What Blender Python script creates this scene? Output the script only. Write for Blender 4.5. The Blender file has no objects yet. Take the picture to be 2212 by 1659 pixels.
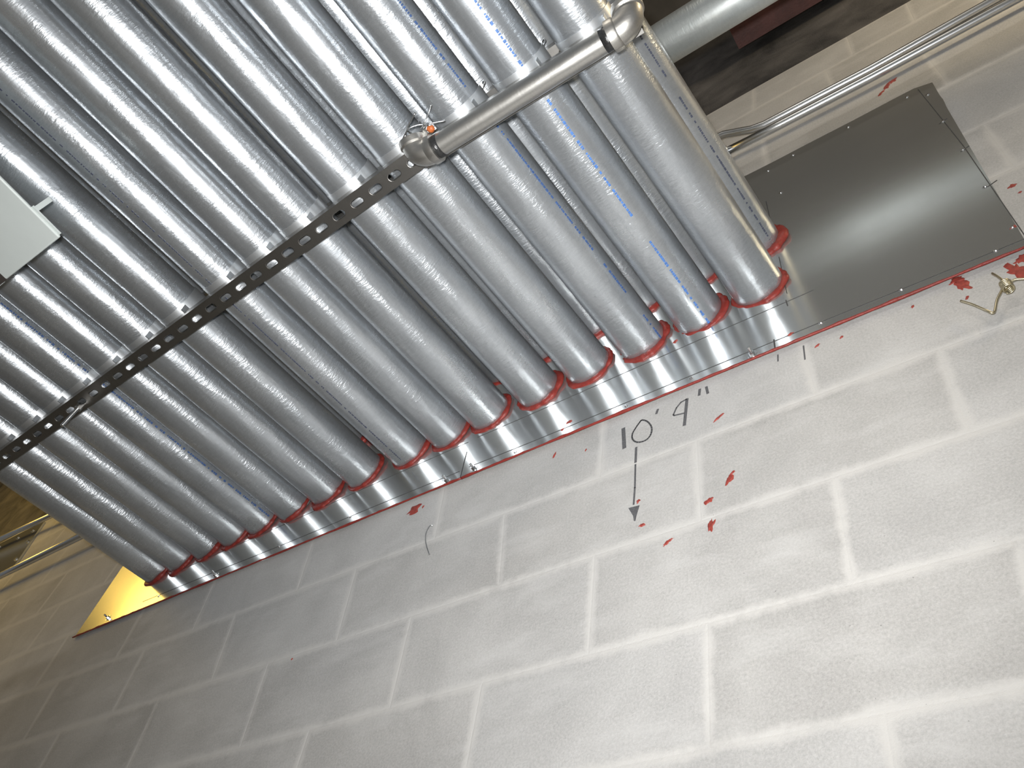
import bpy, bmesh, math, random
from mathutils import Vector, Matrix, noise

S = bpy.context.scene
COL = S.collection
random.seed(11)
PI = math.pi

# ------------------------------------------------------------------ camera
CAM = Vector((0.406, -0.899, -1.165))
F_PX = 1755.666
AX = Vector((0.818, 0.555, 0.150))      # camera right in world axes
FW = Vector((-0.436, 0.429, 0.791))     # camera forward
FW.normalize()
AX = (AX - FW * AX.dot(FW)).normalized()
UP = AX.cross(FW).normalized()
cam_d = bpy.data.cameras.new('camera')
cam_d.sensor_width = 36.0
cam_d.lens = F_PX / 2212 * 36.0
cam_d.clip_start = 0.02
cam = bpy.data.objects.new('camera', cam_d)
COL.objects.link(cam)
cam.matrix_world = Matrix(((AX.x, UP.x, -FW.x, CAM.x), (AX.y, UP.y, -FW.y, CAM.y), (AX.z, UP.z, -FW.z, CAM.z), (0, 0, 0, 1)))
S.camera = cam

# ------------------------------------------------------------------ world, lights, exposure
S.view_settings.view_transform = 'Standard'
S.view_settings.look = 'None'
S.view_settings.gamma = 1.0
S.view_settings.use_curve_mapping = False
S.view_settings.exposure = 0.0
W = bpy.data.worlds.new('world'); S.world = W
W.use_nodes = True
W.node_tree.nodes['Background'].inputs[0].default_value = (0.80, 0.84, 0.88, 1)
W.node_tree.nodes['Background'].inputs[1].default_value = 0.17

def area(name, loc, target, size, power, col, shape='DISK', size_y=None, spread=PI):
    l = bpy.data.lights.new(name, 'AREA'); l.shape = shape; l.size = size
    if size_y: l.size_y = size_y
    l.energy = power; l.color = col; l.spread = spread
    o = bpy.data.objects.new(name, l); COL.objects.link(o)
    o.location = loc
    o.rotation_euler = (Vector(target) - Vector(loc)).to_track_quat('-Z', 'Y').to_euler()
    return o
def point(name, loc, power, col, r=0.05):
    l = bpy.data.lights.new(name, 'POINT'); l.energy = power; l.color = col; l.shadow_soft_size = r
    o = bpy.data.objects.new(name, l); COL.objects.link(o); o.location = loc
    return o
# the flash sits just beside the lens
FL = CAM + UP * 0.055 - AX * 0.03
area('camera_flash', FL, FL + FW - AX * 0.03 + UP * 0.10, 0.05, 18.0, (1.0, 1.0, 0.995), spread=1.95)
# unseen fill light added further back, for ambient light and floor bounce
area('room_fill_light', (0.6, -4.2, 2.6), (0.6, -4.2, 0), 1.3, 72.0, (1.0, 0.93, 0.82), 'RECTANGLE', 0.4)
# warm work lamps on either side of the conduit bank, outside the frame
point('work_lamp_left', (-4.05, -1.30, 1.65), 50.0, (1.0, 0.64, 0.13), 0.42)
point('work_lamp_right', (1.75, -0.75, 1.55), 44.0, (1.0, 0.80, 0.50), 0.15)

# ------------------------------------------------------------------ materials
def new_mat(name):
    m = bpy.data.materials.new(name); m.use_nodes = True
    nt = m.node_tree
    return m, nt, nt.nodes['Principled BSDF']
def N(nt, typ, **kw):
    n = nt.nodes.new(typ)
    for k, v in kw.items(): setattr(n, k, v)
    return n
def noise_n(nt, vec, scale, detail=4, rough=0.6, dist=0.0):
    n = N(nt, 'ShaderNodeTexNoise')
    n.inputs['Scale'].default_value = scale; n.inputs['Detail'].default_value = detail
    n.inputs['Roughness'].default_value = rough; n.inputs['Distortion'].default_value = dist
    if vec is not None: nt.links.new(vec, n.inputs['Vector'])
    return n.outputs['Fac']
def ramp(nt, fac, stops):
    r = N(nt, 'ShaderNodeValToRGB')
    e = r.color_ramp.elements
    while len(e) < len(stops): e.new(0.5)
    for i, (p, c) in enumerate(stops):
        e[i].position = p
        e[i].color = (c, c, c, 1) if not isinstance(c, tuple) else (*c, 1)
    nt.links.new(fac, r.inputs['Fac'])
    return r.outputs['Color']
def mapping(nt, vec, scale):
    n = N(nt, 'ShaderNodeMapping'); n.inputs['Scale'].default_value = scale
    nt.links.new(vec, n.inputs['Vector']); return n.outputs['Vector']
def math_n(nt, op, a, b):
    n = N(nt, 'ShaderNodeMath', operation=op)
    for i, v in enumerate((a, b)):
        if isinstance(v, (int, float)): n.inputs[i].default_value = v
        else: nt.links.new(v, n.inputs[i])
    return n.outputs[0]
def mixc(nt, fac, a, b):
    n = N(nt, 'ShaderNodeMix', data_type='RGBA')
    if isinstance(fac, (int, float)): n.inputs[0].default_value = fac
    else: nt.links.new(fac, n.inputs[0])
    for i, v in ((6, a), (7, b)):
        if isinstance(v, tuple): n.inputs[i].default_value = (*v, 1)
        else: nt.links.new(v, n.inputs[i])
    return n.outputs[2]
def bump(nt, h, strength, dist, prev=None):
    b = N(nt, 'ShaderNodeBump'); b.inputs['Strength'].default_value = strength; b.inputs['Distance'].default_value = dist
    nt.links.new(h, b.inputs['Height'])
    if prev is not None: nt.links.new(prev, b.inputs['Normal'])
    return b.outputs['Normal']
def objco(nt):
    return N(nt, 'ShaderNodeTexCoord').outputs['Object']

def galvanized(name, c0, c1, r0, r1, strokes=0.25, blotch=0.15, axis=1, dist=0.0012, metal=1.0, freq=(30, 150), fine=0.10):
    """zinc coated steel; strokes run round the tube, blotches are the spangle"""
    m, nt, b = new_mat(name)
    co = objco(nt)
    rnd = N(nt, 'ShaderNodeObjectInfo').outputs['Random']
    off = N(nt, 'ShaderNodeVectorMath', operation='ADD')
    nt.links.new(co, off.inputs[0])
    sc = N(nt, 'ShaderNodeVectorMath', operation='SCALE'); sc.inputs[0].default_value = (7, 13, 5)
    nt.links.new(rnd, sc.inputs['Scale']); nt.links.new(sc.outputs[0], off.inputs[1])
    co = off.outputs[0]
    s_lo = [16, 16, 16]; s_lo[axis] = 5
    s_hi = [freq[0]] * 3; s_hi[axis] = freq[1]
    big = noise_n(nt, mapping(nt, co, tuple(s_lo)), 1.0, 4, 0.6)
    spk = noise_n(nt, co, 420, 3, 0.6)
    stk = noise_n(nt, mapping(nt, co, tuple(s_hi)), 1.0, 3, 0.65)
    f = math_n(nt, 'ADD', math_n(nt, 'MULTIPLY', big, 0.6), math_n(nt, 'ADD', math_n(nt, 'MULTIPLY', spk, 0.2), math_n(nt, 'MULTIPLY', stk, 0.2)))
    fr = ramp(nt, f, [(0.32, 0.0), (0.66, 1.0)])
    nt.links.new(mixc(nt, fr, c0, c1), b.inputs['Base Color'])
    b.inputs['Metallic'].default_value = metal
    mr = N(nt, 'ShaderNodeMapRange'); mr.inputs[3].default_value = r1; mr.inputs[4].default_value = r0
    nt.links.new(fr, mr.inputs[0]); nt.links.new(mr.outputs[0], b.inputs['Roughness'])
    gate = ramp(nt, noise_n(nt, mapping(nt, co, tuple(s_lo)), 1.7, 2, 0.5), [(0.40, 0.15), (0.62, 1.0)])
    n1 = bump(nt, math_n(nt, 'MULTIPLY', stk, gate), strokes, dist)
    n2 = bump(nt, big, blotch, 0.004, n1)
    n3 = bump(nt, spk, fine, 0.0004, n2)
    nt.links.new(n3, b.inputs['Normal'])
    return m
M = {}
M['zinc'] = galvanized('galvanized_conduit', (0.40, 0.425, 0.45), (0.66, 0.69, 0.72), 0.24, 0.38, 0.8, 0.25, 1, 0.0017, 0.82, (55, 170))
M['zinc_x'] = galvanized('galvanized_conduit_crosswise', (0.50, 0.54, 0.54), (0.76, 0.80, 0.80), 0.38, 0.50, 0.4, 0.2, 0, 0.0015, 0.80)
M['emt'] = galvanized('bright_thin_conduit', (0.60, 0.62, 0.64), (0.78, 0.79, 0.80), 0.26, 0.36, 0.1, 0.1, 0)
M['greypipe'] = galvanized('grey_threaded_pipe', (0.44, 0.43, 0.405), (0.64, 0.63, 0.60), 0.32, 0.48, 0.15, 0.3, 0)
M['cast'] = galvanized('cast_grey_fitting', (0.40, 0.385, 0.36), (0.60, 0.585, 0.55), 0.36, 0.52, 0.0, 0.6, 0)
M['strut'] = galvanized('strut_steel', (0.25, 0.24, 0.225), (0.36, 0.35, 0.335), 0.34, 0.44, 0.1, 0.1, 0)
M['clamp'] = galvanized('clamp_steel', (0.62, 0.65, 0.67), (0.8, 0.82, 0.84), 0.32, 0.42, 0.0, 0.1, 1, 0.0012, 0.85)
M['sheet'] = galvanized('sheet_steel', (0.60, 0.615, 0.605), (0.66, 0.675, 0.668), 0.17, 0.19, 0.0, 0.012, 0, 0.0005, 0.84, (30, 150), 0.02)
M['bolt'] = galvanized('bright_bolt', (0.7, 0.72, 0.73), (0.9, 0.9, 0.9), 0.15, 0.3, 0.0, 0.1)
M['tiewire'] = galvanized('dull_tie_wire', (0.42, 0.37, 0.25), (0.62, 0.56, 0.40), 0.3, 0.45, 0.0, 0.2)
M['darkwire'] = galvanized('dark_steel_wire', (0.25, 0.25, 0.24), (0.5, 0.5, 0.5), 0.25, 0.4, 0.0, 0.2)

def plain(name, col, rough=0.6, var=0.12, scale=60, bmp=0.0, metallic=0.0, bscale=120):
    m, nt, b = new_mat(name)
    co = objco(nt)
    f = noise_n(nt, co, scale, 4, 0.6)
    c0 = tuple(max(0, c * (1 - var)) for c in col); c1 = tuple(min(1, c * (1 + var)) for c in col)
    nt.links.new(mixc(nt, ramp(nt, f, [(0.3, 0.0), (0.7, 1.0)]), c0, c1), b.inputs['Base Color'])
    b.inputs['Roughness'].default_value = rough; b.inputs['Metallic'].default_value = metallic
    if bmp: nt.links.new(bump(nt, noise_n(nt, co, bscale, 4, 0.6), bmp, 0.003), b.inputs['Normal'])
    return m
M['caulk'] = plain('red_firestop_caulk', (0.22, 0.025, 0.018), 0.45, 0.25, 90, 0.6)
M['caulk_smear'] = plain('red_caulk_smear', (0.28, 0.042, 0.030), 0.6, 0.3, 150, 0.4)
M['ink_blue'] = plain('blue_ink', (0.060, 0.16, 0.42), 0.5, 0.4, 300)
M['ink_navy'] = plain('navy_ink', (0.05, 0.10, 0.24), 0.5, 0.4, 300)
M['ink_dark'] = plain('dark_blue_ink', (0.06, 0.068, 0.10), 0.5, 0.3, 300)
M['marker'] = plain('black_marker', (0.10, 0.10, 0.105), 0.7, 0.5, 600)
M['scribe'] = plain('dark_layout_line', (0.05, 0.05, 0.05), 0.7, 0.3, 300)
M['white'] = plain('white_enamel', (0.66, 0.71, 0.69), 0.35, 0.02, 20)
M['slot'] = plain('painted_slot_shade', (0.05, 0.04, 0.035), 0.8)  # dark colour standing in for the shade inside the fixture slot
M['primer'] = plain('red_oxide_primer', (0.065, 0.022, 0.019), 0.6, 0.4, 12, 0.3)
M['black'] = plain('black_thread_compound', (0.02, 0.02, 0.02), 0.3, 0.3, 300, 0.5)
M['orange'] = plain('orange_wire_nut', (0.42, 0.11, 0.03), 0.5)
M['deck'] = plain('dark_ceiling_deck', (0.07, 0.062, 0.052), 0.9, 0.4, 3)
M['floor'] = plain('concrete_floor', (0.30, 0.29, 0.27), 0.8, 0.15, 4, 0.2)

def wall_material():
    m, nt, b = new_mat('painted_concrete_block')
    co = objco(nt)
    j = N(nt, 'ShaderNodeAttribute', attribute_name='joint').outputs['Fac']
    tone = N(nt, 'ShaderNodeAttribute', attribute_name='tone').outputs['Fac']
    soot = N(nt, 'ShaderNodeAttribute', attribute_name='soot').outputs['Fac']
    n_mid = noise_n(nt, co, 16, 5, 0.65)
    n_big = noise_n(nt, co, 4.5, 4, 0.6, 0.5)
    n_fin = noise_n(nt, co, 240, 5, 0.8)
    n_sm = noise_n(nt, mapping(nt, co, (5, 5, 15)), 1.0, 5, 0.65)
    # ragged mortar edge, wider where it was smeared
    n_rag = noise_n(nt, co, 75, 4, 0.7)
    jj = math_n(nt, 'ADD', j, math_n(nt, 'MULTIPLY', math_n(nt, 'SUBTRACT', n_mid, 0.5), 1.3))
    jj = math_n(nt, 'ADD', jj, math_n(nt, 'MULTIPLY', math_n(nt, 'SUBTRACT', n_big, 0.5), 1.1))
    jj = math_n(nt, 'ADD', jj, math_n(nt, 'MULTIPLY', math_n(nt, 'SUBTRACT', n_rag, 0.5), 0.9))
    mort = ramp(nt, jj, [(0.30, 0.0), (1.05, 0.95)])
    base = mixc(nt, ramp(nt, math_n(nt, 'ADD', math_n(nt, 'MULTIPLY', n_fin, 0.62), math_n(nt, 'MULTIPLY', n_big, 0.38)), [(0.38, 0.0), (0.62, 1.0)]),
                (0.30, 0.292, 0.282), (0.59, 0.578, 0.56))
    tonec = mixc(nt, tone, (0.40, 0.39, 0.373), (0.51, 0.507, 0.50))
    base = mixc(nt, 0.4, base, tonec)
    haze = ramp(nt, n_sm, [(0.50, 0.0), (0.78, 0.6)])
    base = mixc(nt, haze, base, (0.585, 0.578, 0.565))
    c = mixc(nt, mort, base, (0.56, 0.547, 0.525))
    # small dark pits
    pit = ramp(nt, noise_n(nt, co, 190, 2, 0.5), [(0.20, 1.0), (0.27, 0.0)])
    c = mixc(nt, math_n(nt, 'MULTIPLY', pit, 0.75), c, (0.13, 0.125, 0.12))
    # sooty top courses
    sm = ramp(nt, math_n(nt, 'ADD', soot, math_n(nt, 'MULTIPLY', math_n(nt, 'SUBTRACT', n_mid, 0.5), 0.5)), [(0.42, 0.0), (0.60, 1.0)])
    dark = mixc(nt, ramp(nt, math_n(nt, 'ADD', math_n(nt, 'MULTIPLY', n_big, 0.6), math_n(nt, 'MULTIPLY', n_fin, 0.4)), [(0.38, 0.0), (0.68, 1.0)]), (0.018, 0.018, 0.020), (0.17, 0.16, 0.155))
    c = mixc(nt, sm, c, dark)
    nt.links.new(c, b.inputs['Base Color'])
    b.inputs['Roughness'].default_value = 0.85
    n1 = bump(nt, n_fin, 0.45, 0.0022)
    n2 = bump(nt, math_n(nt, 'MULTIPLY', jj, -1.0), 0.12, 0.004, n1)
    nt.links.new(n2, b.inputs['Normal'])
    return m
M['wall'] = wall_material()

# ------------------------------------------------------------------ helpers
def link_mesh(name, verts, faces, mat, parent=None, smooth=False):
    me = bpy.data.meshes.new(name)
    me.from_pydata([tuple(v) for v in verts], [], faces)
    me.validate(); me.update()
    bm = bmesh.new(); bm.from_mesh(me); bmesh.ops.recalc_face_normals(bm, faces=bm.faces); bm.to_mesh(me); bm.free()
    if smooth:
        for p in me.polygons: p.use_smooth = True
    o = bpy.data.objects.new(name, me); COL.objects.link(o)
    me.materials.append(mat)
    if parent: o.parent = parent
    return o
def thing(name, label, cat, loc=(0, 0, 0), group=None, rot=None):
    o = bpy.data.objects.new(name, None); COL.objects.link(o)
    o.location = loc; o.empty_display_size = 0.05
    if rot is not None: o.rotation_euler = rot
    tag(o, label, cat, group)
    return o
def tag(o, label, cat, group=None):
    o['label'] = label; o['category'] = cat
    if group: o['group'] = group
    return o
def frame_from(axis):
    a = Vector(axis).normalized()
    t = Vector((0, 0, 1)) if abs(a.z) < 0.9 else Vector((1, 0, 0))
    u = a.cross(t).normalized(); v = u.cross(a).normalized()
    return a, u, v
class MB:
    """collects tubes, boxes and blobs into one mesh"""
    def __init__(s): s.v = []; s.f = []
    def tube(s, pts, r, seg=12, caps=True):
        pts = [Vector(p) for p in pts]
        rs = r if isinstance(r, (list, tuple)) else [r] * len(pts)
        base = len(s.v)
        a0 = (pts[1] - pts[0]).normalized()
        _, u, v = frame_from(a0)
        for i, p in enumerate(pts):
            if i == 0: t = pts[1] - pts[0]
            elif i == len(pts) - 1: t = pts[-1] - pts[-2]
            else: t = (pts[i + 1] - pts[i]).normalized() + (pts[i] - pts[i - 1]).normalized()
            t.normalize()
            u = (u - t * u.dot(t)).normalized(); v = t.cross(u)
            for k in range(seg):
                a = 2 * PI * k / seg
                s.v.append(p + (u * math.cos(a) + v * math.sin(a)) * rs[i])
        for i in range(len(pts) - 1):
            for k in range(seg):
                k2 = (k + 1) % seg
                s.f.append((base + i * seg + k, base + i * seg + k2, base + (i + 1) * seg + k2, base + (i + 1) * seg + k))
        if caps:
            s.f.append(tuple(base + k for k in range(seg))[::-1])
            s.f.append(tuple(base + (len(pts) - 1) * seg + k for k in range(seg)))
        return s
    def box(s, lo, hi):
        b = len(s.v)
        for x in (lo[0], hi[0]):
            for y in (lo[1], hi[1]):
                for z in (lo[2], hi[2]): s.v.append(Vector((x, y, z)))
        for q in ((0, 1, 3, 2), (4, 6, 7, 5), (0, 4, 5, 1), (2, 3, 7, 6), (0, 2, 6, 4), (1, 5, 7, 3)):
            s.f.append(tuple(b + i for i in q))
        return s
    def blob(s, c, rx, ry, rz, nu=12, nv=8, jit=0.0):
        b = len(s.v); c = Vector(c)
        for i in range(1, nv):
            th = PI * i / nv
            for k in range(nu):
                ph = 2 * PI * k / nu
                d = Vector((math.sin(th) * math.cos(ph), math.sin(th) * math.sin(ph), math.cos(th)))
                q = 1 + jit * noise.noise(d * 2.3 + c * 37)
                s.v.append(c + Vector((d.x * rx, d.y * ry, d.z * rz)) * q)
        top = len(s.v); s.v.append(c + Vector((0, 0, rz))); s.v.append(c - Vector((0, 0, rz)))
        for i in range(nv - 2):
            for k in range(nu):
                k2 = (k + 1) % nu
                s.f.append((b + i * nu + k, b + i * nu + k2, b + (i + 1) * nu + k2, b + (i + 1) * nu + k))
        for k in range(nu):
            k2 = (k + 1) % nu
            s.f.append((top, b + k2, b + k)); s.f.append((top + 1, b + (nv - 2) * nu + k, b + (nv - 2) * nu + k2))
        return s
    def slab(s, pts, y0, y1):
        """polygon (x, z) given thickness between y0 and y1"""
        b = len(s.v); n = len(pts)
        for y in (y0, y1):
            for (x, z) in pts: s.v.append(Vector((x, y, z)))
        s.f.append(tuple(range(b, b + n))); s.f.append(tuple(range(b + 2 * n - 1, b + n - 1, -1)))
        for i in range(n):
            k = (i + 1) % n
            s.f.append((b + i, b + k, b + n + k, b + n + i))
        return s
    def stroke(s, pts, w, y0, y1):
        """a drawn line of width w along (x, z) points"""
        for (a, c) in zip(pts[:-1], pts[1:]):
            d = Vector((c[0] - a[0], c[1] - a[1]))
            L = d.length or 1e-6
            n = Vector((-d.y, d.x)) / L * w / 2
            e = d / L * w * 0.3
            s.slab([(a[0] - e.x + n.x, a[1] - e.y + n.y), (a[0] - e.x - n.x, a[1] - e.y - n.y), (c[0] + e.x - n.x, c[1] + e.y - n.y), (c[0] + e.x + n.x, c[1] + e.y + n.y)], y0, y1)
        return s
    def build(s, name, mat, parent=None, smooth=False):
        return link_mesh(name, s.v, s.f, mat, parent, smooth)
def bevel(o, w, seg=2):
    m = o.modifiers.new('bevel', 'BEVEL'); m.width = w; m.segments = seg; m.limit_method = 'ANGLE'
    return o
def auto_smooth(o, ang=0.6):
    for p in o.data.polygons: p.use_smooth = True
    try: o.data.set_sharp_from_angle(angle=ang)
    except Exception: pass
    return o

# ------------------------------------------------------------------ the setting: block wall, floor, ceiling
BLK = 0.4064
def bed(k, x):
    """height of bed joint k at x; joint 0 runs just under the sheet panel"""
    if k <= 0:
        z = [0, -0.2025, -0.405, -0.593, -0.797][-k] if k >= -4 else -0.797 + 0.2032 * (k + 4)
        return z + 0.006 * noise.noise(Vector((x * 1.7, k * 3.1, 0)))
    right = [0, 0.222, 0.445, 0.668, 0.94, 1.20, 1.465, 1.655, 1.88, 2.10, 2.31, 2.52, 2.73, 2.94]
    t = min(1, max(0, (x + 2.2) / 2.4)); t = t * t * (3 - 2 * t)
    return (0.203 * k) * (1 - t) + right[k] * t + 0.004 * noise.noise(Vector((x * 1.7, k * 3.1, 0)))
HEADS = {  # measured head joints (x at top, x at bottom) for some courses; the rest follow the bond
    0: [(0.214, 0.218), (-0.214, -0.209), (-0.646, -0.622), (-1.078, -1.045), (-1.459, -1.428), (-1.776, -1.76)],
    -1: [(0.418, 0.41), (-0.005, -0.004), (-0.435, -0.411), (-0.851, -0.824), (-1.261, -1.219), (-1.623, -1.596)],
    -2: [(0.216, 0.207), (-0.205, -0.2), (-0.621, -0.606), (-1.028, -0.998), (-1.408, -1.379)],
    -3: [(0.406, 0.382), (-0.001, -0.006), (-0.404, -0.401), (-0.804, -0.792)],
    -4: [(0.209, 0.199)],
    1: [(0.41, 0.41)], 2: [(0.677, 0.669), (0.25, 0.25)], 3: [(0.46, 0.46)],
    4: [(0.686, 0.68), (0.239, 0.235)], 5: [(0.466, 0.46)], 6: [(0.743, 0.724), (0.561, 0.548), (0.254, 0.239)], 7: [(0.49, 0.49), (0.1, 0.1)]}
XL, XR = -9.0, 3.2
def course_heads(k):
    hs = list(HEADS.get(k, []))
    if not hs: hs = [((0.0 if k % 2 else 0.2),) * 2]
    while hs[-1][0] > XL: hs.append((hs[-1][0] - BLK, hs[-1][1] - BLK))
    while hs[0][0] < XR: hs.insert(0, (hs[0][0] + BLK, hs[0][1] + BLK))
    return hs
def build_wall():
    v, f, jt, tn, st = [], [], [], [], []
    for k in range(-13, 13):
        hs = course_heads(k)
        for (a, b) in zip(hs[:-1], hs[1:]):       # a is the right joint, b the left one
            xs = [(b[1], 0), (a[1], 0), (a[0], 1), (b[0], 1)]
            q = [Vector((x, 0, bed(k + 1, x) if t else bed(k, x))) for x, t in xs]
            c = sum(q, Vector()) / 4
            tone = random.random()
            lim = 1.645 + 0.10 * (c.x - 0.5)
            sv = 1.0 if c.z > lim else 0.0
            ctr = []
            for i, p in enumerate(q):
                sx = 1 if i in (0, 3) else -1; sz = 1 if i < 2 else -1
                ctr.append((p + Vector((-sx * 0.003, 0.0006, -sz * 0.004)), p + Vector((sx * 0.0028, 0, sz * 0.0035)), p + Vector((sx * 0.018, 0, sz * 0.021))))
            base = len(v)
            for ring in range(3):
                for i in range(4):
                    p = ctr[i][ring].copy()
                    v.append(p); jt.append((1.0, 1.0, 0.0)[ring]); tn.append(tone)
                    edge_top = (ring < 2 and i < 2)
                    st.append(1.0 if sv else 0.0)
            for ring in range(2):
                for i in range(4):
                    i2 = (i + 1) % 4
                    f.append((base + ring * 4 + i, base + ring * 4 + i2, base + ring * 4 + 4 + i2, base + ring * 4 + 4 + i))
            f.append(tuple(base + 8 + i for i in range(4)))
    n = len(v); zt = 2.75; zb = -3.28
    # body of the wall behind its face
    for (x, y, z) in ((XL, 0.004, zb), (XR, 0.004, zb), (XR, 0.004, zt), (XL, 0.004, zt), (XL, 0.2, zb), (XR, 0.2, zb), (XR, 0.2, zt), (XL, 0.2, zt)):
        v.append(Vector((x, y, z))); jt.append(0.5); tn.append(0.5); st.append(0.0)
    for q in ((0, 1, 2, 3), (4, 7, 6, 5), (0, 4, 5, 1), (3, 2, 6, 7), (0, 3, 7, 4), (1, 5, 6, 2)): f.append(tuple(n + i for i in q))
    me = bpy.data.meshes.new('wall_back'); me.from_pydata([tuple(p) for p in v], [], f); me.update()
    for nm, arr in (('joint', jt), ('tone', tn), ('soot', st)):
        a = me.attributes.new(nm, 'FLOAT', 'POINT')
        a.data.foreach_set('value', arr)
    o = bpy.data.objects.new('wall_back', me); COL.objects.link(o); me.materials.append(M['wall'])
    o['kind'] = 'structure'
    return o
wall = build_wall()
fl = MB().box((XL, -6.0, -3.4), (XR, 0.2, -3.28)).build('floor', M['floor']); fl['kind'] = 'structure'
ce = MB().box((XL, -6.0, 2.75), (XR, 0.2, 2.87)).build('ceiling', M['deck']); ce['kind'] = 'structure'

# ------------------------------------------------------------------ writing and smears on the wall
TXT = -0.0006
def smooth_loop(pts, n=4):
    out = []
    L = len(pts)
    for i in range(L):
        p0, p1, p2, p3 = (Vector(pts[(i + j - 1) % L]) for j in range(4))
        for t in range(n):
            u = t / n
            out.append(0.5 * ((2 * p1) + (p2 - p0) * u + (2 * p0 - 5 * p1 + 4 * p2 - p3) * u * u + (3 * p1 - p0 - 3 * p2 + p3) * u ** 3))
    return out + [out[0]]
mk = MB()
mk.stroke([(-0.163, 0.121), (-0.158, 0.060)], 0.0085, TXT, 0.0)
mk.stroke(smooth_loop([(-0.12, 0.125), (-0.107, 0.112), (-0.098, 0.089), (-0.1, 0.068), (-0.111, 0.057), (-0.129, 0.061), (-0.14, 0.076), (-0.141, 0.093), (-0.134, 0.108), (-0.126, 0.12)], 3), 0.0035, TXT, 0.0)
mk.stroke([(-0.085, 0.139), (-0.088, 0.128)], 0.005, TXT, 0.0)
mk.stroke([(-0.022, 0.135), (-0.034, 0.132), (-0.044, 0.120), (-0.051, 0.102), (-0.049, 0.099), (-0.028, 0.094)], 0.0032, TXT, 0.0)
mk.stroke([(-0.021, 0.134), (-0.028, 0.058)], 0.0065, TXT, 0.0)
mk.stroke([(0.007, 0.149), (0.005, 0.132)], 0.0055, TXT, 0.0)
mk.stroke([(0.021, 0.148), (0.023, 0.127)], 0.0055, TXT, 0.0)
mk.stroke([(-0.131, 0.046), (-0.131, 0.004)], 0.005, TXT, 0.0)
mk.stroke([(-0.131, -0.003), (-0.130, -0.067), (-0.131, -0.109)], 0.0036, TXT, 0.0)
mk.slab([(-0.1415, -0.114), (-0.119, -0.1165), (-0.1245, -0.141), (-0.126, -0.152), (-0.129, -0.151), (-0.131, -0.138)], TXT, 0.0)
o = mk.build('marker_writing', M['marker'], wall); o['label'] = "handwritten 10' 9\" with an arrow pointing down"
# short tick marks drawn below the sheet
tk = MB()
tk.stroke([(0.217, 0.154), (0.214, 0.112)], 0.0028, TXT, 0.0)
tk.stroke([(0.168, 0.158), (0.166, 0.139)], 0.0028, TXT, 0.0)
tk.build('tick_mark', M['marker'], wall)

def smear(cx, cz, pts_r, ang, y=-0.0014, seed=0, parent=None, stretch=1.0):
    """an irregular dab of caulk pressed on a vertical face"""
    pts = []
    n = 22
    for i in range(n):
        a = 2 * PI * i / n
        r = pts_r * (1 + 0.7 * noise.noise(Vector((math.cos(a) * 1.6, math.sin(a) * 1.6, seed * 5.3))) + 0.5 * noise.noise(Vector((math.cos(a) * 4.5, math.sin(a) * 4.5, seed * 3.1))))
        x, z = r * math.cos(a), r * math.sin(a) * stretch
        ca, sa = math.cos(ang), math.sin(ang)
        pts.append((cx + x * ca - z * sa, cz + x * sa + z * ca))
    v = [Vector((x, 0, z)) for x, z in pts]
    v += [Vector((cx + (x - cx) * 0.62, y, cz + (z - cz) * 0.62)) for x, z in pts]
    f = [(i, (i + 1) % n, n + (i + 1) % n, n + i) for i in range(n)] + [tuple(range(2 * n - 1, n - 1, -1))]
    return v, f
SM = [  # centre x, z, radius, angle, stretch
    (0.592, 1.135, 0.016, 0.5, 0.5), (0.573, 1.120, 0.021, 0.95, 0.4), (0.553, 1.096, 0.014, 0.8, 0.4),
    (0.492, 0.145, 0.021, 1.9, 0.45), (0.489, 0.163, 0.013, 0.4, 0.8), (0.574, 0.120, 0.026, 1.75, 0.5), (0.588, 0.150, 0.015, 0.6, 0.7),
    (-0.720, 0.133, 0.019, 0.6, 0.8), (-0.693, 0.128, 0.006, 1.2, 0.7),
    (0.052, -0.126, 0.013, 1.1, 0.42), (0.058, -0.116, 0.008, 0.5, 0.4), (0.011, -0.163, 0.011, 0.7, 0.6), (0.014, -0.219, 0.014, 1.35, 0.4), (-0.064, -0.226, 0.011, 0.6, 0.45),
    (-0.122, -0.105, 0.006, 0.8, 0.8), (-0.112, -0.167, 0.009, 0.1, 0.5), (0.645, 0.383, 0.010, 0.3, 0.7), (0.648, 0.35, 0.005, 0.3, 0.6),
    (0.040, 0.041, 0.013, 0.55, 0.25), (0.285, 0.135, 0.005, 1.0, 0.7), (0.41, 0.14, 0.006, 1.1, 0.5), (0.49, 0.105, 0.006, 0.9, 0.5),
    (-0.25, 0.10, 0.005, 1.1, 0.4), (-0.33, 0.125, 0.012, 1.25, 0.3), (0.24, 0.138, 0.009, 0.6, 0.4), (-0.95, -0.215, 0.004, 1.0, 0.6)]
for i, (x, z, r, a, st) in enumerate(SM):
    v, f = smear(x, z, r * (0.75 if r < 0.0125 else 0.95), a, seed=i + 1, stretch=st)
    link_mesh('caulk_smear', v, f, M['caulk_smear'], wall)

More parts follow.
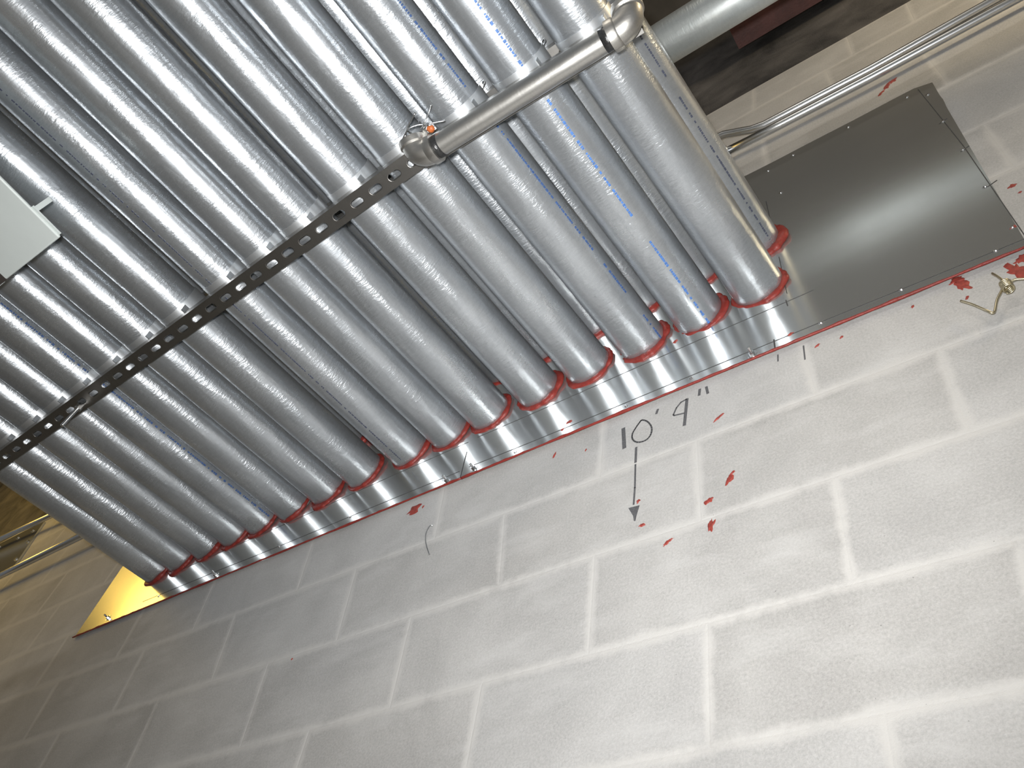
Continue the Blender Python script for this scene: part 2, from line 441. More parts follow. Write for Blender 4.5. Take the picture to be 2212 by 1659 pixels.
# ------------------------------------------------------------------ sheet steel panels
PY = -0.0035
def sheet_y(x, z):
    w = 0.0010 * math.sin(x * 7.0 + 1.0) * math.sin(z * 6.0 + 0.4) + 0.0009 * noise.noise(Vector((x * 3.1, z * 3.4, 2.0)))
    w += 0.0011 * math.exp(-((x + 1.44) ** 2 + (z - 0.23) ** 2) / 0.0035) + 0.0010 * math.exp(-((x + 0.60) ** 2 + (z - 0.235) ** 2) / 0.003)
    return PY - 0.0016 - w
def panel_mesh(name, x0, x1, zb, zt, parent, nx, nz, y_off=0.0, rag=None):
    v, f = [], []
    for j in range(nz + 1):
        for i in range(nx + 1):
            x0r = x0(j / nz) if callable(x0) else x0
            x1r = x1(j / nz) if callable(x1) else x1
            x = x0r + (x1r - x0r) * i / nx
            z1 = rag(x) if (rag and callable(rag)) else zt
            z = zb + (z1 - zb) * j / nz
            v.append(Vector((x, sheet_y(x, z) + y_off, z)))
    nv = len(v)
    for p in list(v): v.append(p + Vector((0, 0.0016, 0)))
    def id(i, j, s=0): return s * nv + j * (nx + 1) + i
    for j in range(nz):
        for i in range(nx):
            f.append((id(i, j), id(i + 1, j), id(i + 1, j + 1), id(i, j + 1)))
            f.append((id(i, j, 1), id(i, j + 1, 1), id(i + 1, j + 1, 1), id(i + 1, j, 1)))
    for i in range(nx):
        f.append((id(i, 0), id(i, 0, 1), id(i + 1, 0, 1), id(i + 1, 0)))
        f.append((id(i, nz), id(i + 1, nz), id(i + 1, nz, 1), id(i, nz, 1)))
    for j in range(nz):
        f.append((id(0, j), id(0, j + 1), id(0, j + 1, 1), id(0, j, 1)))
        f.append((id(nx, j), id(nx, j, 1), id(nx, j + 1, 1), id(nx, j + 1)))
    o = link_mesh(name, v, f, M['sheet'], parent)
    return auto_smooth(o, 0.5)
def bead(x0, x1, z, parent, r=0.0045, seed=0):
    mb = MB(); pts, rs = [], []
    n = int((x1 - x0) / 0.009)
    for i in range(n + 1):
        x = x0 + (x1 - x0) * i / n
        q = noise.noise(Vector((x * 9, seed, 1.0))); q2 = noise.noise(Vector((x * 40, seed, 4.0)))
        pts.append((x, -0.0082, z + 0.0012 * q2))
        rs.append(max(0.0022, r * (0.75 + 0.55 * q + 0.5 * max(0, q2))))
    mb.tube(pts, rs, 8)
    b = mb.build('caulk_bead', M['caulk'], parent, True)
    return b
ZB = 0.168
left_panel = thing('sheet_metal', 'galvanized sheet around the left conduits, ending in a yellow-lit tip', 'metal sheet', (-1.35, 0, ZB))
right_panel = thing('sheet_metal', 'galvanized sheet with a wide bare dark area right of the conduits', 'metal sheet', (0.03, 0, ZB))
def local(o, root):
    o.parent = root
    o.matrix_parent_inverse = Matrix.Translation(-root.location)
    return o
local(panel_mesh('sheet', -2.118, -0.574, ZB, 1.0, None, 110, 36), left_panel)
def top_edge(x):
    z = 1.003 + 0.003 * noise.noise(Vector((x * 6, 0, 0)))
    if x > 0.615: z = 1.005 - (x - 0.615) * 0.5
    return z
def r_edge(t):
    return 0.605 + 0.05 * t + 0.0016 * math.exp(-((t - 0.84) / 0.03) ** 2)
local(panel_mesh('sheet', lambda t: -0.592 + 0.012 * t, r_edge, ZB, 1.0, None, 96, 40, -0.0019, top_edge), right_panel)
local(bead(-2.118, -0.585, ZB - 0.001, None, 0.0032, 1), left_panel)
local(bead(-0.585, 0.604, ZB - 0.001, None, 0.0036, 2), right_panel)
def line_on(pts, w, root, y=None, mat='scribe', name='layout_line'):
    mb = MB()
    yy = -0.0083 if y is None else y
    # follow the sheet with short strokes
    for (a, c) in zip(pts[:-1], pts[1:]):
        n = max(1, int(math.hypot(c[0] - a[0], c[1] - a[1]) / 0.02))
        for i in range(n):
            p = (a[0] + (c[0] - a[0]) * i / n, a[1] + (c[1] - a[1]) * i / n)
            q = (a[0] + (c[0] - a[0]) * (i + 1) / n, a[1] + (c[1] - a[1]) * (i + 1) / n)
            ys = sheet_y((p[0] + q[0]) / 2, (p[1] + q[1]) / 2) + (-0.0019 if root is right_panel else 0)
            mb.stroke([p, q], w, ys - 0.0006, ys + 0.0004)
    return local(mb.build(name, M[mat], None), root)
line_on([(-1.80, 0.205), (-0.60, 0.199)], 0.0011, left_panel)
line_on([(-1.70, 0.285), (-0.60, 0.305)], 0.0009, left_panel)
line_on([(-0.57, 0.199), (0.608, 0.192)], 0.0013, right_panel)
line_on([(-0.57, 0.306), (0.262, 0.312)], 0.0011, right_panel)
line_on([(0.622, 0.985), (0.622, 0.60), (0.610, 0.19)], 0.0016, right_panel)
line_on([(0.212, 0.794), (0.212, 0.535)], 0.0020, right_panel)
line_on([(0.212, 0.50), (0.211, 0.342)], 0.0017, right_panel)
line_on([(0.168, 0.20), (0.167, 0.172)], 0.0028, right_panel)
line_on([(0.206, 0.318), (0.207, 0.296)], 0.0022, right_panel)
for zz in (0.755, 0.587, 0.410): line_on([(0.612, zz - 0.004), (0.630, zz + 0.004)], 0.0014, right_panel)
line_on([(-0.589, 0.172), (-0.592, 0.262)], 0.0022, right_panel, name='seam_line')
def screw(x, z, root, big):
    mb = MB()
    ys = sheet_y(x, z) + (-0.0019 if root is right_panel else 0)
    if big:
        mb.tube([(x, ys + 0.001, z), (x, ys - 0.0012, z)], 0.010, 20)
        mb.tube([(x, ys - 0.0012, z), (x, ys - 0.0065, z)], 0.0058, 6)
        mb.tube([(x, ys - 0.0065, z), (x, ys - 0.017, z + 0.0015)], 0.0027, 8)
    else:
        mb.tube([(x, ys + 0.001, z), (x, ys - 0.0008, z)], [0.0052, 0.0046], 14)
        mb.tube([(x, ys - 0.0008, z), (x, ys - 0.0026, z)], [0.0036, 0.0024], 10)
    o = mb.build('screw', M['bolt'], None)
    auto_smooth(o, 0.5)
    return local(o, root)
for x, z in ((-1.456, 0.187), (-1.964, 0.196), (-0.634, 0.184)): screw(x, z, left_panel, True)
for x, z in ((-0.95, 0.20), (-1.21, 0.20), (-1.72, 0.2)): screw(x, z, left_panel, False)
for x, z in ((0.122, 0.183), (-0.554, 0.186)): screw(x, z, right_panel, True)
for x, z in ((0.593, 0.975), (0.631, 0.929), (0.449, 0.977), (0.305, 0.980), (0.235, 0.962), (0.621, 0.755), (0.617, 0.587), (0.608, 0.41), (0.603, 0.241), (0.562, 0.193), (0.405, 0.193), (0.259, 0.192), (-0.008, 0.188), (-0.156, 0.185), (-0.439, 0.186), (0.251, 0.80)):
    screw(x, z, right_panel, False)
# dabs of caulk left on the sheets
def panel_smear(x, z, r, a, st, root, seed):
    v, f = smear(x, z, r, a, seed=seed, stretch=st)
    ys = sheet_y(x, z) + (-0.0019 if root is right_panel else 0)
    for p in v: p.y += ys
    local(link_mesh('caulk_smear', v, f, M['caulk_smear'], None), root)
for i, q in enumerate([(-0.04, 0.344, 0.006, 0.4, 0.8), (-0.300, 0.214, 0.009, 0.3, 0.55), (0.603, 0.241, 0.006, 0.2, 0.9), (0.20, 0.196, 0.006, 0.4, 0.6), (-0.315, 0.196, 0.005, 0.5, 0.6)]):
    panel_smear(*q, right_panel, 40 + i)

# ------------------------------------------------------------------ conduits through the sheet
D = Vector((0.0595, 1.0, 0.0479)).normalized()
Q_D = Vector((0, 1, 0)).rotation_difference(D)
R_P = 0.0557
def row_z(x): return 0.409 + 0.0345 * (x - 0.157)
PX = [0.157, 0.0205, -0.1198, -0.2611, -0.4007, -0.5469, -0.6718, -0.8027, -0.962, -1.0964, -1.2273, -1.3533, -1.4644, -1.5834, -1.7075, -1.8183]
def pipe_body(parent, seed, length=2.6, seg=56, rings=34, end=0.006):
    v, f = [], []
    for i in range(rings + 1):
        y = end - (length) * i / rings
        for k in range(seg):
            a = 2 * PI * k / seg
            r = R_P * (1 + 0.0035 * noise.noise(Vector((math.cos(a) * 1.3, y * 5, math.sin(a) * 1.3 + seed * 3.7))))
            v.append(Vector((r * math.sin(a), y, -r * math.cos(a))))
    for i in range(rings):
        for k in range(seg):
            k2 = (k + 1) % seg
            f.append((i * seg + k, i * seg + k2, (i + 1) * seg + k2, (i + 1) * seg + k))
    f.append(tuple(range(seg))); f.append(tuple(range(rings * seg + seg - 1, rings * seg - 1, -1)))
    o = link_mesh('pipe_body', v, f, M['zinc'], parent)
    return auto_smooth(o, 0.7)
def caulk_ring(parent, seed, thick=1.0, wide=1.0):
    """lumpy bead of red firestop squeezed round the conduit where it enters the sheet"""
    v, f = [], []
    n, m = 90, 10
    for i in range(n):
        a = 2 * PI * i / n
        q = noise.noise(Vector((math.cos(a) * 1.5, math.sin(a) * 1.5, seed * 2.9)))
        q2 = noise.noise(Vector((math.cos(a) * 4.6, math.sin(a) * 4.6, seed * 1.7)))
        crescent = 0.80 + 0.30 * math.cos(a - 0.6)      # thicker underneath, thinner on the left
        w = 0.0076 * thick * crescent * (1 + 0.50 * q + 0.28 * q2)
        h = 0.0064 * wide * crescent * (1 + 0.50 * q + 0.30 * q2)
        rc = R_P + w * 0.75 - 0.001
        for k in range(m):
            b = 2 * PI * k / m
            rr = rc + w * math.cos(b)
            v.append(Vector((rr * math.sin(a), -0.007 - h * 0.35 + h * math.sin(b) * 0.85, -rr * math.cos(a))))
    for i in range(n):
        i2 = (i + 1) % n
        for k in range(m):
            k2 = (k + 1) % m
            f.append((i * m + k, i * m + k2, i2 * m + k2, i2 * m + k))
    o = link_mesh('caulk_ring', v, f, M['caulk'], parent, True)
    return o
def ink(parent, spans, mat, w=0.0042, seed=0):
    """a printed line of tiny characters: spans of (angle in degrees, start, end) along the pipe"""
    rnd = random.Random(seed)
    for (deg, s0, s1) in spans:
        mb = MB()
        a = math.radians(deg); s = s0
        while s < s1:
            L = rnd.choice((0.003, 0.004, 0.0055, 0.007)); gap = rnd.choice((0.0012, 0.0015, 0.002, 0.0025, 0.009))
            da = w / R_P / 2
            b = len(mb.v)
            da1 = da * rnd.uniform(0.65, 1.0)
            for (aa, ss) in ((a - da1, s), (a + da1, s), (a + da1, min(s + L, s1)), (a - da1, min(s + L, s1))):
                for r in (R_P + 0.0012, R_P - 0.0003):
                    mb.v.append(Vector((r * math.sin(aa), ss, -r * math.cos(aa))))
            mb.f += [(b, b + 2, b + 4, b + 6), (b + 1, b + 7, b + 5, b + 3), (b, b + 1, b + 3, b + 2), (b + 2, b + 3, b + 5, b + 4), (b + 4, b + 5, b + 7, b + 6), (b + 6, b + 7, b + 1, b)]
            s += L + gap
        mb.build('ink_print', M[mat], parent)
ORD = ['rightmost', 'second', 'third', 'fourth', 'fifth', 'sixth', 'seventh', 'eighth', 'ninth', 'tenth', 'eleventh', 'twelfth', 'thirteenth', 'fourteenth', 'fifteenth', 'leftmost']
def conduit(name, x, z, label, group, seed, thick=1.0, wide=1.0, body=None):
    t = thing(name, label, 'pipe', (x, 0, z), group)
    t.rotation_mode = 'QUATERNION'; t.rotation_quaternion = Q_D
    if body is None: pipe_body(t, seed)
    else:
        o = body.copy(); COL.objects.link(o); o.parent = t
    caulk_ring(t, seed, thick, wide)
    return t
LOW = 'lower row of galvanized conduits'
low = []
THK = [0.95, 1.15, 1.05, 1.0, 1.05, 1.0, 1.05, 0.9, 0.9, 1.15, 0.55, 1.0, 0.95, 0.9, 1.05, 0.9]
def low_label(i):
    extra = {0: 'rightmost galvanized conduit of the lower row, beside the wide bare sheet',
             1: 'second lower-row conduit from the right, bright blue ink line down its middle',
             2: 'third lower-row conduit from the right, blue print on its right flank',
             3: 'fourth lower-row conduit from the right, passing over the left elbow',
             7: 'eighth lower-row conduit from the right, with a faint dark dotted line',
             8: 'ninth lower-row conduit from the right, just left of the wide gap',
             11: 'twelfth lower-row conduit from the right, blue print near its upper edge',
             15: 'leftmost galvanized conduit of the lower row, next to the yellow-lit wall'}
    return extra.get(i, f'{ORD[i]} galvanized conduit from the right in the lower row')
for i, x in enumerate(PX):
    low.append(conduit('galvanized_conduit', x, row_z(x), low_label(i), LOW, i + 1, THK[i], 0.9 + 0.1 * THK[i]))
ink(low[1], [(22.5, -1.2, -0.62), (23.5, -0.60, -0.31), (22.8, -0.25, -0.005)], 'ink_blue', 0.0056, 1)
ink(low[2], [(58, -1.2, -0.69), (61, -0.605, -0.28), (61.5, -0.24, -0.155), (61.5, -0.086, 0.0)], 'ink_navy', 0.0046, 2)
ink(low[7], [(2.0, -1.2, -0.03)], 'ink_dark', 0.0030, 3)
ink(low[11], [(66, -1.0, -0.02)], 'ink_navy', 0.0058, 4)
# upper row, seen through the gaps between the lower conduits
UPP = 'upper row of galvanized conduits'
UDX = [0.014, 0.008, 0.0, 0.0, 0.004, 0.010, 0.004, 0.0, 0.006, 0.006]
def up_label(i):
    e = {0: 'galvanized conduit behind the rightmost lower one, dark print along its right flank',
         1: 'upper-row conduit seen between the two rightmost lower conduits',
         9: 'upper-row conduit seen in the wide gap left of the eighth lower conduit'}
    return e.get(i, f'upper-row conduit directly behind the {ORD[i]} lower conduit from the right')
for i in range(10):
    x = PX[i] + UDX[i]
    t = conduit('galvanized_conduit', x, row_z(x) + (0.188 if i else 0.184), up_label(i), UPP, 30 + i, 1.35 if i < 4 else 1.1, 1.25)
    if i == 0: ink(t, [(41.5, -1.2, -0.47), (42, -0.42, -0.03)], 'ink_dark', 0.0040, 6)
    if i == 9: ink(t, [(62, -1.2, -0.08)], 'ink_navy', 0.0058, 7)
# third level: the cut end of one more conduit
t = thing('galvanized_conduit', 'cut end of a galvanized conduit peeking out behind the rightmost conduits', 'pipe', (0.143, -0.005, 0.80))
t.rotation_mode = 'QUATERNION'; t.rotation_quaternion = Q_D
auto_smooth(MB().tube([(0, -1.6, 0), (0, -0.8, 0), (0, -0.215, 0)], R_P, 48).build('pipe_body', M['zinc'], t), 0.6)

# ------------------------------------------------------------------ slotted strut trapezes
def slot_plate(mb, x0, x1, hw, z0, z1, pitch, phase, sl=0.0285, sw=0.0145):
    """perforated plate between x0..x1, half width hw, thickness z0..z1"""
    n = 0
    k0 = math.ceil((x0 - phase) / pitch - 0.5); k1 = math.floor((x1 - phase) / pitch - 0.5)
    angs = []
    for k in range(k0, k1 + 1):
        cx = phase + k * pitch
        hl = pitch / 2
        ca = math.atan2(hw, hl)
        A = sorted(set([round(2 * PI * i / 28, 5) for i in range(28)] + [round(q % (2 * PI), 5) for q in (ca, PI - ca, PI + ca, -ca)]))
        outer, inner = [], []
        for a in A:
            c, s = math.cos(a), math.sin(a)
            t = min(hl / abs(c) if abs(c) > 1e-6 else 1e9, hw / abs(s) if abs(s) > 1e-6 else 1e9)
            outer.append((cx + c * t, s * t))
            # stadium shaped slot
            rr = sw / 2; e = sl / 2 - rr
            # intersection of ray with stadium
            best = None
            if abs(s) > 1e-6:
                q = rr / abs(s)
                if abs(c * q) <= e: best = q
            if best is None:
                sg = 1 if c > 0 else -1
                bq = -2 * c * sg * e; cq = e * e - rr * rr
                best = (-bq + math.sqrt(max(0, bq * bq - 4 * cq))) / 2
            inner.append((cx + c * best, s * best))
        b = len(mb.v); m = len(A)
        for z in (z0, z1):
            for (x, y) in outer: mb.v.append(Vector((x, y, z)))
            for (x, y) in inner: mb.v.append(Vector((x, y, z)))
        for i in range(m):
            j = (i + 1) % m
            mb.f.append((b + i, b + j, b + m + j, b + m + i))
            mb.f.append((b + 2 * m + i, b + 3 * m + i, b + 3 * m + j, b + 2 * m + j))
            mb.f.append((b + m + i, b + m + j, b + 3 * m + j, b + 3 * m + i))
    return phase + (k0 - 0.5) * pitch, phase + (k1 + 0.5) * pitch
def strut(label, p0, p1, phase, pitch):
    a = Vector(p1) - Vector(p0); L = a.length
    t = thing('strut_channel', label, 'strut', p0)
    ax = a.normalized(); yy = Vector((0, 0, 1)).cross(ax).normalized(); zz = ax.cross(yy)
    t.rotation_mode = 'QUATERNION'
    t.rotation_quaternion = Matrix((ax, yy, zz)).transposed().to_quaternion()
    mb = MB()
    x0, x1 = slot_plate(mb, 0, L, 0.0206, 0.0, 0.0025, pitch, phase)
    for s in (-1, 1):
        ya, yb = sorted((s * 0.0206, s * 0.0181))
        mb.box((x0, ya, 0.0), (x1, yb, 0.0413))
        ya, yb = sorted((s * 0.0206, s * 0.0112))
        mb.box((x0, ya, 0.0388), (x1, yb, 0.0413))
        ya, yb = sorted((s * 0.0137, s * 0.0112))
        mb.box((x0, ya, 0.0320), (x1, yb, 0.0413))
    o = mb.build('channel', M['strut'], t)
    bevel(o, 0.0012, 2)
    return t
def axis_y(x): return -0.644 - 0.042 * (x + 0.25) if x < -0.2 else -0.634 + 0.012 * (x - 0.2)
def pipe_z(x, y, dz=0.0): return row_z(x - 0.0595 * y) + dz + 0.0479 * y
def strut_pt(x, dz=0.0):
    y = axis_y(x)
    return Vector((x, y, pipe_z(x, y, dz) - R_P - 0.0425))
s0, s1 = strut_pt(-2.05), strut_pt(-0.205)
lower = strut('slotted steel strut crossing under the lower row of conduits', s0, s1, (-0.452 + 2.05) % 0.0497, 0.0497)
short = strut('short strut hidden above the grey threaded pipe, only its lower edge showing', strut_pt(-0.195), strut_pt(0.235), 0.03, 0.0508)
u0, u1 = strut_pt(-2.05, 0.187), strut_pt(0.225, 0.187)
upper = strut('steel strut between the two conduit rows, glimpsed through gaps near the grey pipe', u0, u1, 0.02, 0.0508)
# a strap over each lower conduit just behind the strut
def strap(x0, i):
    y = axis_y(x0)
    x = x0 + 0.0595 * y; z = pipe_z(x, y)
    t = thing('conduit_strap', f'thin steel strap holding the {ORD[i]} lower conduit from the right on the strut' if i not in (0, 15) else ('thin steel strap around the rightmost lower conduit, by the right elbow' if i == 0 else 'thin steel strap holding the leftmost lower conduit on the strut'), 'pipe strap', (x, y - 0.010, z), 'straps along the slotted strut')
    t.rotation_mode = 'QUATERNION'; t.rotation_quaternion = Q_D
    v, f = [], []
    seg = 48
    for (yy, r) in ((-0.026, R_P + 0.0002), (-0.026, R_P + 0.0018), (0.014, R_P + 0.0018), (0.014, R_P + 0.0002)):
        for k in range(seg):
            a = 2 * PI * k / seg
            v.append(Vector((r * math.sin(a), yy, -r * math.cos(a))))
    for q in range(3):
        for k in range(seg):
            k2 = (k + 1) % seg
            f.append((q * seg + k, q * seg + k2, (q + 1) * seg + k2, (q + 1) * seg + k))
    auto_smooth(link_mesh('band', v, f, M['clamp'], t), 0.5)
    # ears bent down beside the conduit with a small bolt
    for s in (1,):
        e = MB().box((R_P * 0.80, -0.020, -0.054), (R_P * 0.80 + 0.0022, 0.008, -0.020))
        auto_smooth(e.build('ear', M['clamp'], t), 0.5)
for i, x in enumerate(PX): strap(x, i)
# short threaded rod hanging from a slot of the strut
t = thing('threaded_rod', 'short bright threaded rod hanging down from the left part of the slotted strut', 'rod', (-1.357, -0.592, 0.15))
mb = MB()
zt_ = strut_pt(-1.357).z - 0.012 - 0.15
pts = [(0, 0, zt_ * k / 60) for k in range(61)]
mb.tube(pts, [0.0046 if k % 2 else 0.0039 for k in range(61)], 12)
mb.build('rod', M['bolt'], t, True)
MB().tube([(0, 0, zt_ - 0.006), (0, 0, zt_ + 0.0115)], 0.0085, 6).build('nut', M['bolt'], t)

# ------------------------------------------------------------------ grey threaded pipe with an elbow at each end
GZ = 0.238
def arc(p, d_in, d_out, rad, n=8):
    """points of a quarter bend from p: arrives along d_in, leaves along d_out"""
    out = []
    for i in range(n + 1):
        a = PI / 2 * i / n
        out.append(p + d_in * rad * math.sin(a) + d_out * rad * (1 - math.cos(a)))
    return out
gp = thing('grey_pipe', 'grey threaded pipe with an elbow at each end, crossing under the rightmost conduits', 'pipe', (-0.19, -0.648, GZ))
A0 = Vector((0, 0, 0)); A1 = Vector((0.362, 0.004, 0.006))
ax = (A1 - A0).normalized()
MB().tube([A0, A0 + ax * 0.012, A1 - ax * 0.012, A1], 0.0205, 40).build('pipe_body', M['greypipe'], gp, True)
MB().tube([A0 - ax * 0.004, A0 + ax * 0.013], 0.0215, 32).build('thread', M['black'], gp, True)
MB().tube([A1 - ax * 0.014, A1 + ax * 0.004], 0.0208, 32).build('thread', M['black'], gp, True)
def elbow(p, d_in, d_out):
    r = 0.0240; rad = 0.025
    mb = MB()
    pts = arc(p + d_in * 0.012, d_in, d_out, rad, 10)
    mb.tube([p] + pts + [pts[-1] + d_out * 0.006], r, 32)
    mb.tube([p - d_in * 0.003, p + d_in * 0.010, p + d_in * 0.0135], [0.0272, 0.0272, 0.0245], 32)
    e = pts[-1]
    mb.tube([e - d_out * 0.002, e + d_out * 0.001, e + d_out * 0.012], [0.0245, 0.0272, 0.0272], 32)
    return auto_smooth(mb.build('elbow', M['cast'], gp), 0.7)
ou = Vector((0.0, -0.80, 0.60)).normalized()
elbow(A0 - ax * 0.002, -ax, (ou - ax * ou.dot(ax)).normalized())
ou2 = Vector((0.0, -0.55, 0.835)).normalized()
elbow(A1 + ax * 0.002, ax, (ou2 - ax * ou2.dot(ax)).normalized())

# tangle of wire and a dark bracket at the left elbow
tw = thing('tie_wire', 'tangle of bent bright wire ends with a dark bracket beside the left elbow', 'wire', (-0.22, -0.69, 0.268))
def wire(pts, r, mat, parent, name='wire_strand'):
    mb = MB(); P = [Vector(p) for p in pts]
    out = []
    for i in range(len(P) - 1):
        p0 = P[max(0, i - 1)]; p1 = P[i]; p2 = P[i + 1]; p3 = P[min(len(P) - 1, i + 2)]
        for k in range(5):
            u = k / 5
            out.append(0.5 * ((2 * p1) + (p2 - p0) * u + (2 * p0 - 5 * p1 + 4 * p2 - p3) * u * u + (3 * p1 - p0 - 3 * p2 + p3) * u ** 3))
    out.append(P[-1])
    mb.tube(out, r, 8)
    return mb.build(name, M[mat], parent, True)
wire([(-0.036, 0.010, 0.0), (-0.022, 0.003, -0.006), (-0.010, -0.008, 0.0), (0.022, -0.024, 0.004)], 0.0016, 'darkwire', tw)
wire([(-0.030, 0.004, -0.004), (-0.006, -0.008, -0.006), (0.014, -0.004, 0.0), (0.024, 0.004, 0.004)], 0.0016, 'bolt', tw)
wire([(-0.010, -0.004, 0.0), (-0.002, 0.006, -0.004), (0.002, 0.012, 0.0)], 0.0018, 'darkwire', tw)
wire([(0.018, 0.004, -0.008), (0.032, -0.003, -0.010), (0.046, -0.012, 0.0), (0.056, -0.020, 0.004)], 0.0014, 'bolt', tw)
wire([(0.016, 0.010, -0.006), (0.030, 0.002, -0.012), (0.042, 0.006, -0.008), (0.062, 0.016, 0.0)], 0.0016, 'bolt', tw)
wire([(0.026, 0.010, -0.010), (0.036, 0.004, -0.014), (0.040, 0.012, -0.012), (0.032, 0.020, -0.010), (0.026, 0.012, -0.008)], 0.0026, 'bolt', tw)
MB().blob((0.036, 0.012, -0.014), 0.0075, 0.0075, 0.006, 12, 8, 0.3).build('wire_nut', M['orange'], tw, True)
br = MB().box((-0.034, 0.006, -0.010), (0.030, 0.022, -0.006)).build('bracket', M['darkwire'], tw); bevel(br, 0.001)

# little hook wires hanging in the gaps by the upper strut
for (px, py, nm) in ((-0.125, -0.662, 'thin bright hook of wire hanging beside the upper strut, nearer the left elbow'), (0.020, -0.664, 'thin bright hook of wire hanging beside the upper strut, nearer the right elbow')):
    hk = thing('wire_hook', nm, 'wire', (px, py, 0.44))
    wire([(-0.002, 0.0, 0.034), (0.004, -0.004, 0.026), (0.009, -0.002, 0.015), (0.005, 0.002, 0.004), (0.0, 0.006, -0.012), (-0.004, 0.008, -0.026)], 0.0012, 'bolt', hk)

# ------------------------------------------------------------------ big cross conduit and steel beam, upper right
t = thing('galvanized_conduit', 'large galvanized conduit running along the wall above and behind the conduit bank', 'pipe', (0.0, -0.386, 1.170))
MB().tube([(-0.6, 0, 0), (0.5, 0, 0), (1.6, 0, 0), (3.0, 0, 0)], 0.057, 56).build('pipe_body', M['zinc_x'], t, True)
bm_ = thing('steel_beam', 'dark red primed steel beam along the top of the block wall', 'beam', (0.25, -0.10, 2.0))
o = MB().box((0, -0.055, 0), (2.7, 0.055, 0.012)).box((0, -0.005, 0.012), (2.7, 0.005, 0.23)).box((0, -0.055, 0.23), (2.7, 0.055, 0.242)).build('beam_body', M['primer'], bm_)
MB().box((0.0, -0.05, 0.012), (0.010, -0.006, 0.23)).build('end_plate', M['primer'], bm_)

# ------------------------------------------------------------------ thin conduits on the wall
def emt(label, pts, r=0.0117):
    t = thing('thin_conduit', label, 'pipe', pts[0])
    P = [Vector(p) - Vector(pts[0]) for p in pts]
    MB().tube(P, r, 24).build('pipe_body', M['emt'], t, True)
    return t
e1 = emt('upper one of two thin bright conduits on the right wall, kinked at its left end', [(0.02, -0.045, 1.285), (0.10, -0.042, 1.287), (0.145, -0.040, 1.284), (0.185, -0.034, 1.262), (0.225, -0.028, 1.240), (0.262, -0.026, 1.230), (0.40, -0.026, 1.226), (0.56, -0.026, 1.219), (0.86, -0.026, 1.236), (1.6, -0.026, 1.25)])
e2 = emt('lower one of two thin bright conduits on the right wall, straight with an end fitting', [(0.135, -0.026, 1.185), (0.30, -0.026, 1.172), (0.55, -0.026, 1.163), (0.86, -0.026, 1.168), (1.6, -0.026, 1.175)])
MB().tube([(-0.016, 0, 0.001), (0.012, 0, 0)], 0.0155, 20).build('end_fitting', M['clamp'], e2, True)
MB().tube([(-0.006, 0, 0.001), (-0.001, 0, 0)], 0.0185, 6).build('lock_ring', M['bolt'], e2)
e3 = emt('upper thin conduit gleaming on the yellow-lit wall at far left', [(-4.6, -0.05, 1.22), (-3.60, -0.05, 1.135), (-2.2, -0.05, 1.00)], 0.0125)
e4 = emt('lower thin conduit gleaming on the yellow-lit wall at far left', [(-5.0, -0.05, 0.76), (-3.15, -0.05, 0.743), (-2.3, -0.05, 0.736)], 0.0135)
# sheet metal cover between them
cv = thing('sheet_metal_cover', 'sheet metal cover with screws between the two thin conduits at far left', 'metal panel', (-3.9, 0, 0.86))
MB().slab([(-0.8, 0.0), (0.652, 0.0), (0.552, 0.315), (-0.8, 0.36)], -0.010, -0.0005).build('sheet', M['sheet'], cv)
for (x, z) in ((0.50, 0.275), (0.36, 0.285), (0.18, 0.295), (0.60, 0.06), (0.56, 0.18)):
    MB().tube([(x, -0.010, z), (x, -0.015, z)], 0.010, 8).build('screw', M['bolt'], cv)

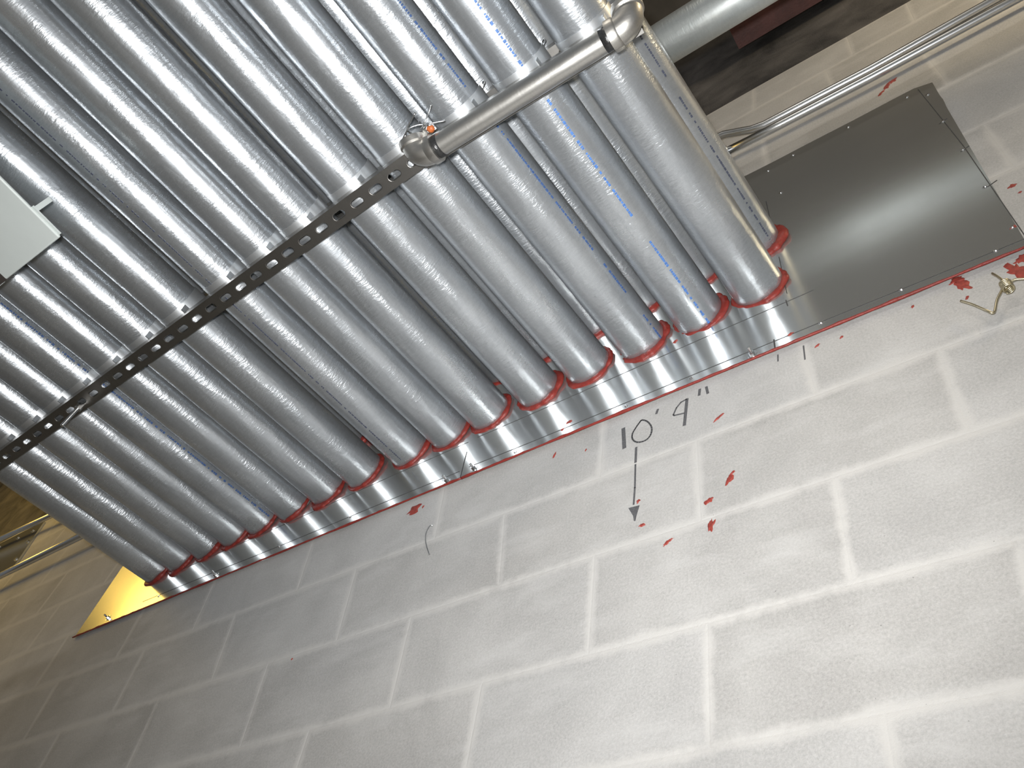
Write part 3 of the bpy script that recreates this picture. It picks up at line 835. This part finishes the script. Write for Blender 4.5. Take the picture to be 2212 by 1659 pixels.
# ------------------------------------------------------------------ white fixture at the left edge
fx = thing('light_fixture', 'white enamelled fixture housing hanging below the conduits at the left edge', 'light fixture', (-0.874, -0.912, 0.10))
w_, l_, h_ = 0.34, 1.25, 0.085
mb = MB()
mb.v = [Vector(p) for p in ((-w_, -l_, 0.0), (0, -l_, 0.0), (0, 0, 0.0), (-w_, 0, 0.0), (-w_, -l_, 0.006), (0, -l_, 0.006), (0, 0, 0.006), (-w_, 0, 0.006), (-w_ + 0.1, -l_ + 0.02, h_), (-0.1, -l_ + 0.02, h_), (-0.1, -0.02, h_), (-w_ + 0.1, -0.02, h_))]
mb.f = [(3, 2, 1, 0), (8, 9, 10, 11)] + [(a + i, a + (i + 1) % 4, a + 4 + (i + 1) % 4, a + 4 + i) for a in (0, 4) for i in range(4)]
b = mb.build('housing', M['white'], fx); bevel(b, 0.004, 3); auto_smooth(b, 0.6)
b = MB().box((-0.004, -0.070, 0.004), (0.0045, -0.004, 0.0075)).build('lip', M['white'], fx)
b = MB().box((-0.007, -0.068, 0.005), (-0.0015, -0.058, 0.058)).build('hanger_tab', M['white'], fx)
b = MB().box((-0.212, -0.030, -0.0012), (-0.185, 0.0008, 0.020)).build('clip_slot_shade', M['slot'], fx)  # solid dark block, the recess shade is painted rather than cut
b = MB().box((-0.227, -0.034, -0.004), (-0.209, 0.002, 0.016)).build('clip', M['white'], fx); bevel(b, 0.002)

# ------------------------------------------------------------------ wire ends in the block joints
tw2 = thing('tie_wire', 'twisted knot of dull brass-coloured wire on the wall below the bare sheet', 'wire', (0.540, -0.012, 0.062))
wire([(-0.062, -0.004, 0.018), (-0.050, -0.006, -0.006), (-0.038, -0.008, -0.036), (-0.030, -0.004, -0.044), (-0.018, -0.008, -0.022), (-0.002, -0.010, 0.0)], 0.0020, 'tiewire', tw2)
wire([(-0.003, -0.008, 0.052), (0.000, -0.012, 0.034), (0.003, -0.014, 0.012), (0.0, -0.012, 0.0)], 0.0019, 'tiewire', tw2)
wire([(0.0, -0.010, -0.004), (0.016, -0.014, 0.004), (0.036, -0.010, 0.0), (0.08, -0.006, 0.002)], 0.0019, 'tiewire', tw2)
coil = []
for k in range(46):
    a = k * 0.75
    coil.append((0.004 + 0.0075 * math.cos(a), -0.012 + 0.0075 * math.sin(a), 0.010 - k * 0.00048))
wire(coil, 0.0017, 'tiewire', tw2, 'wire_coil')
tw3 = thing('bent_nail', 'thin bent nail hanging on the block joint under the middle of the sheet', 'nail', (-0.640, 0.0, 0.045))
wire([(0.002, -0.001, 0.0), (-0.003, -0.006, -0.002), (-0.006, -0.008, -0.022), (0.0, -0.008, -0.048), (0.010, -0.006, -0.072), (0.020, -0.003, -0.092)], 0.0013, 'darkwire', tw3)
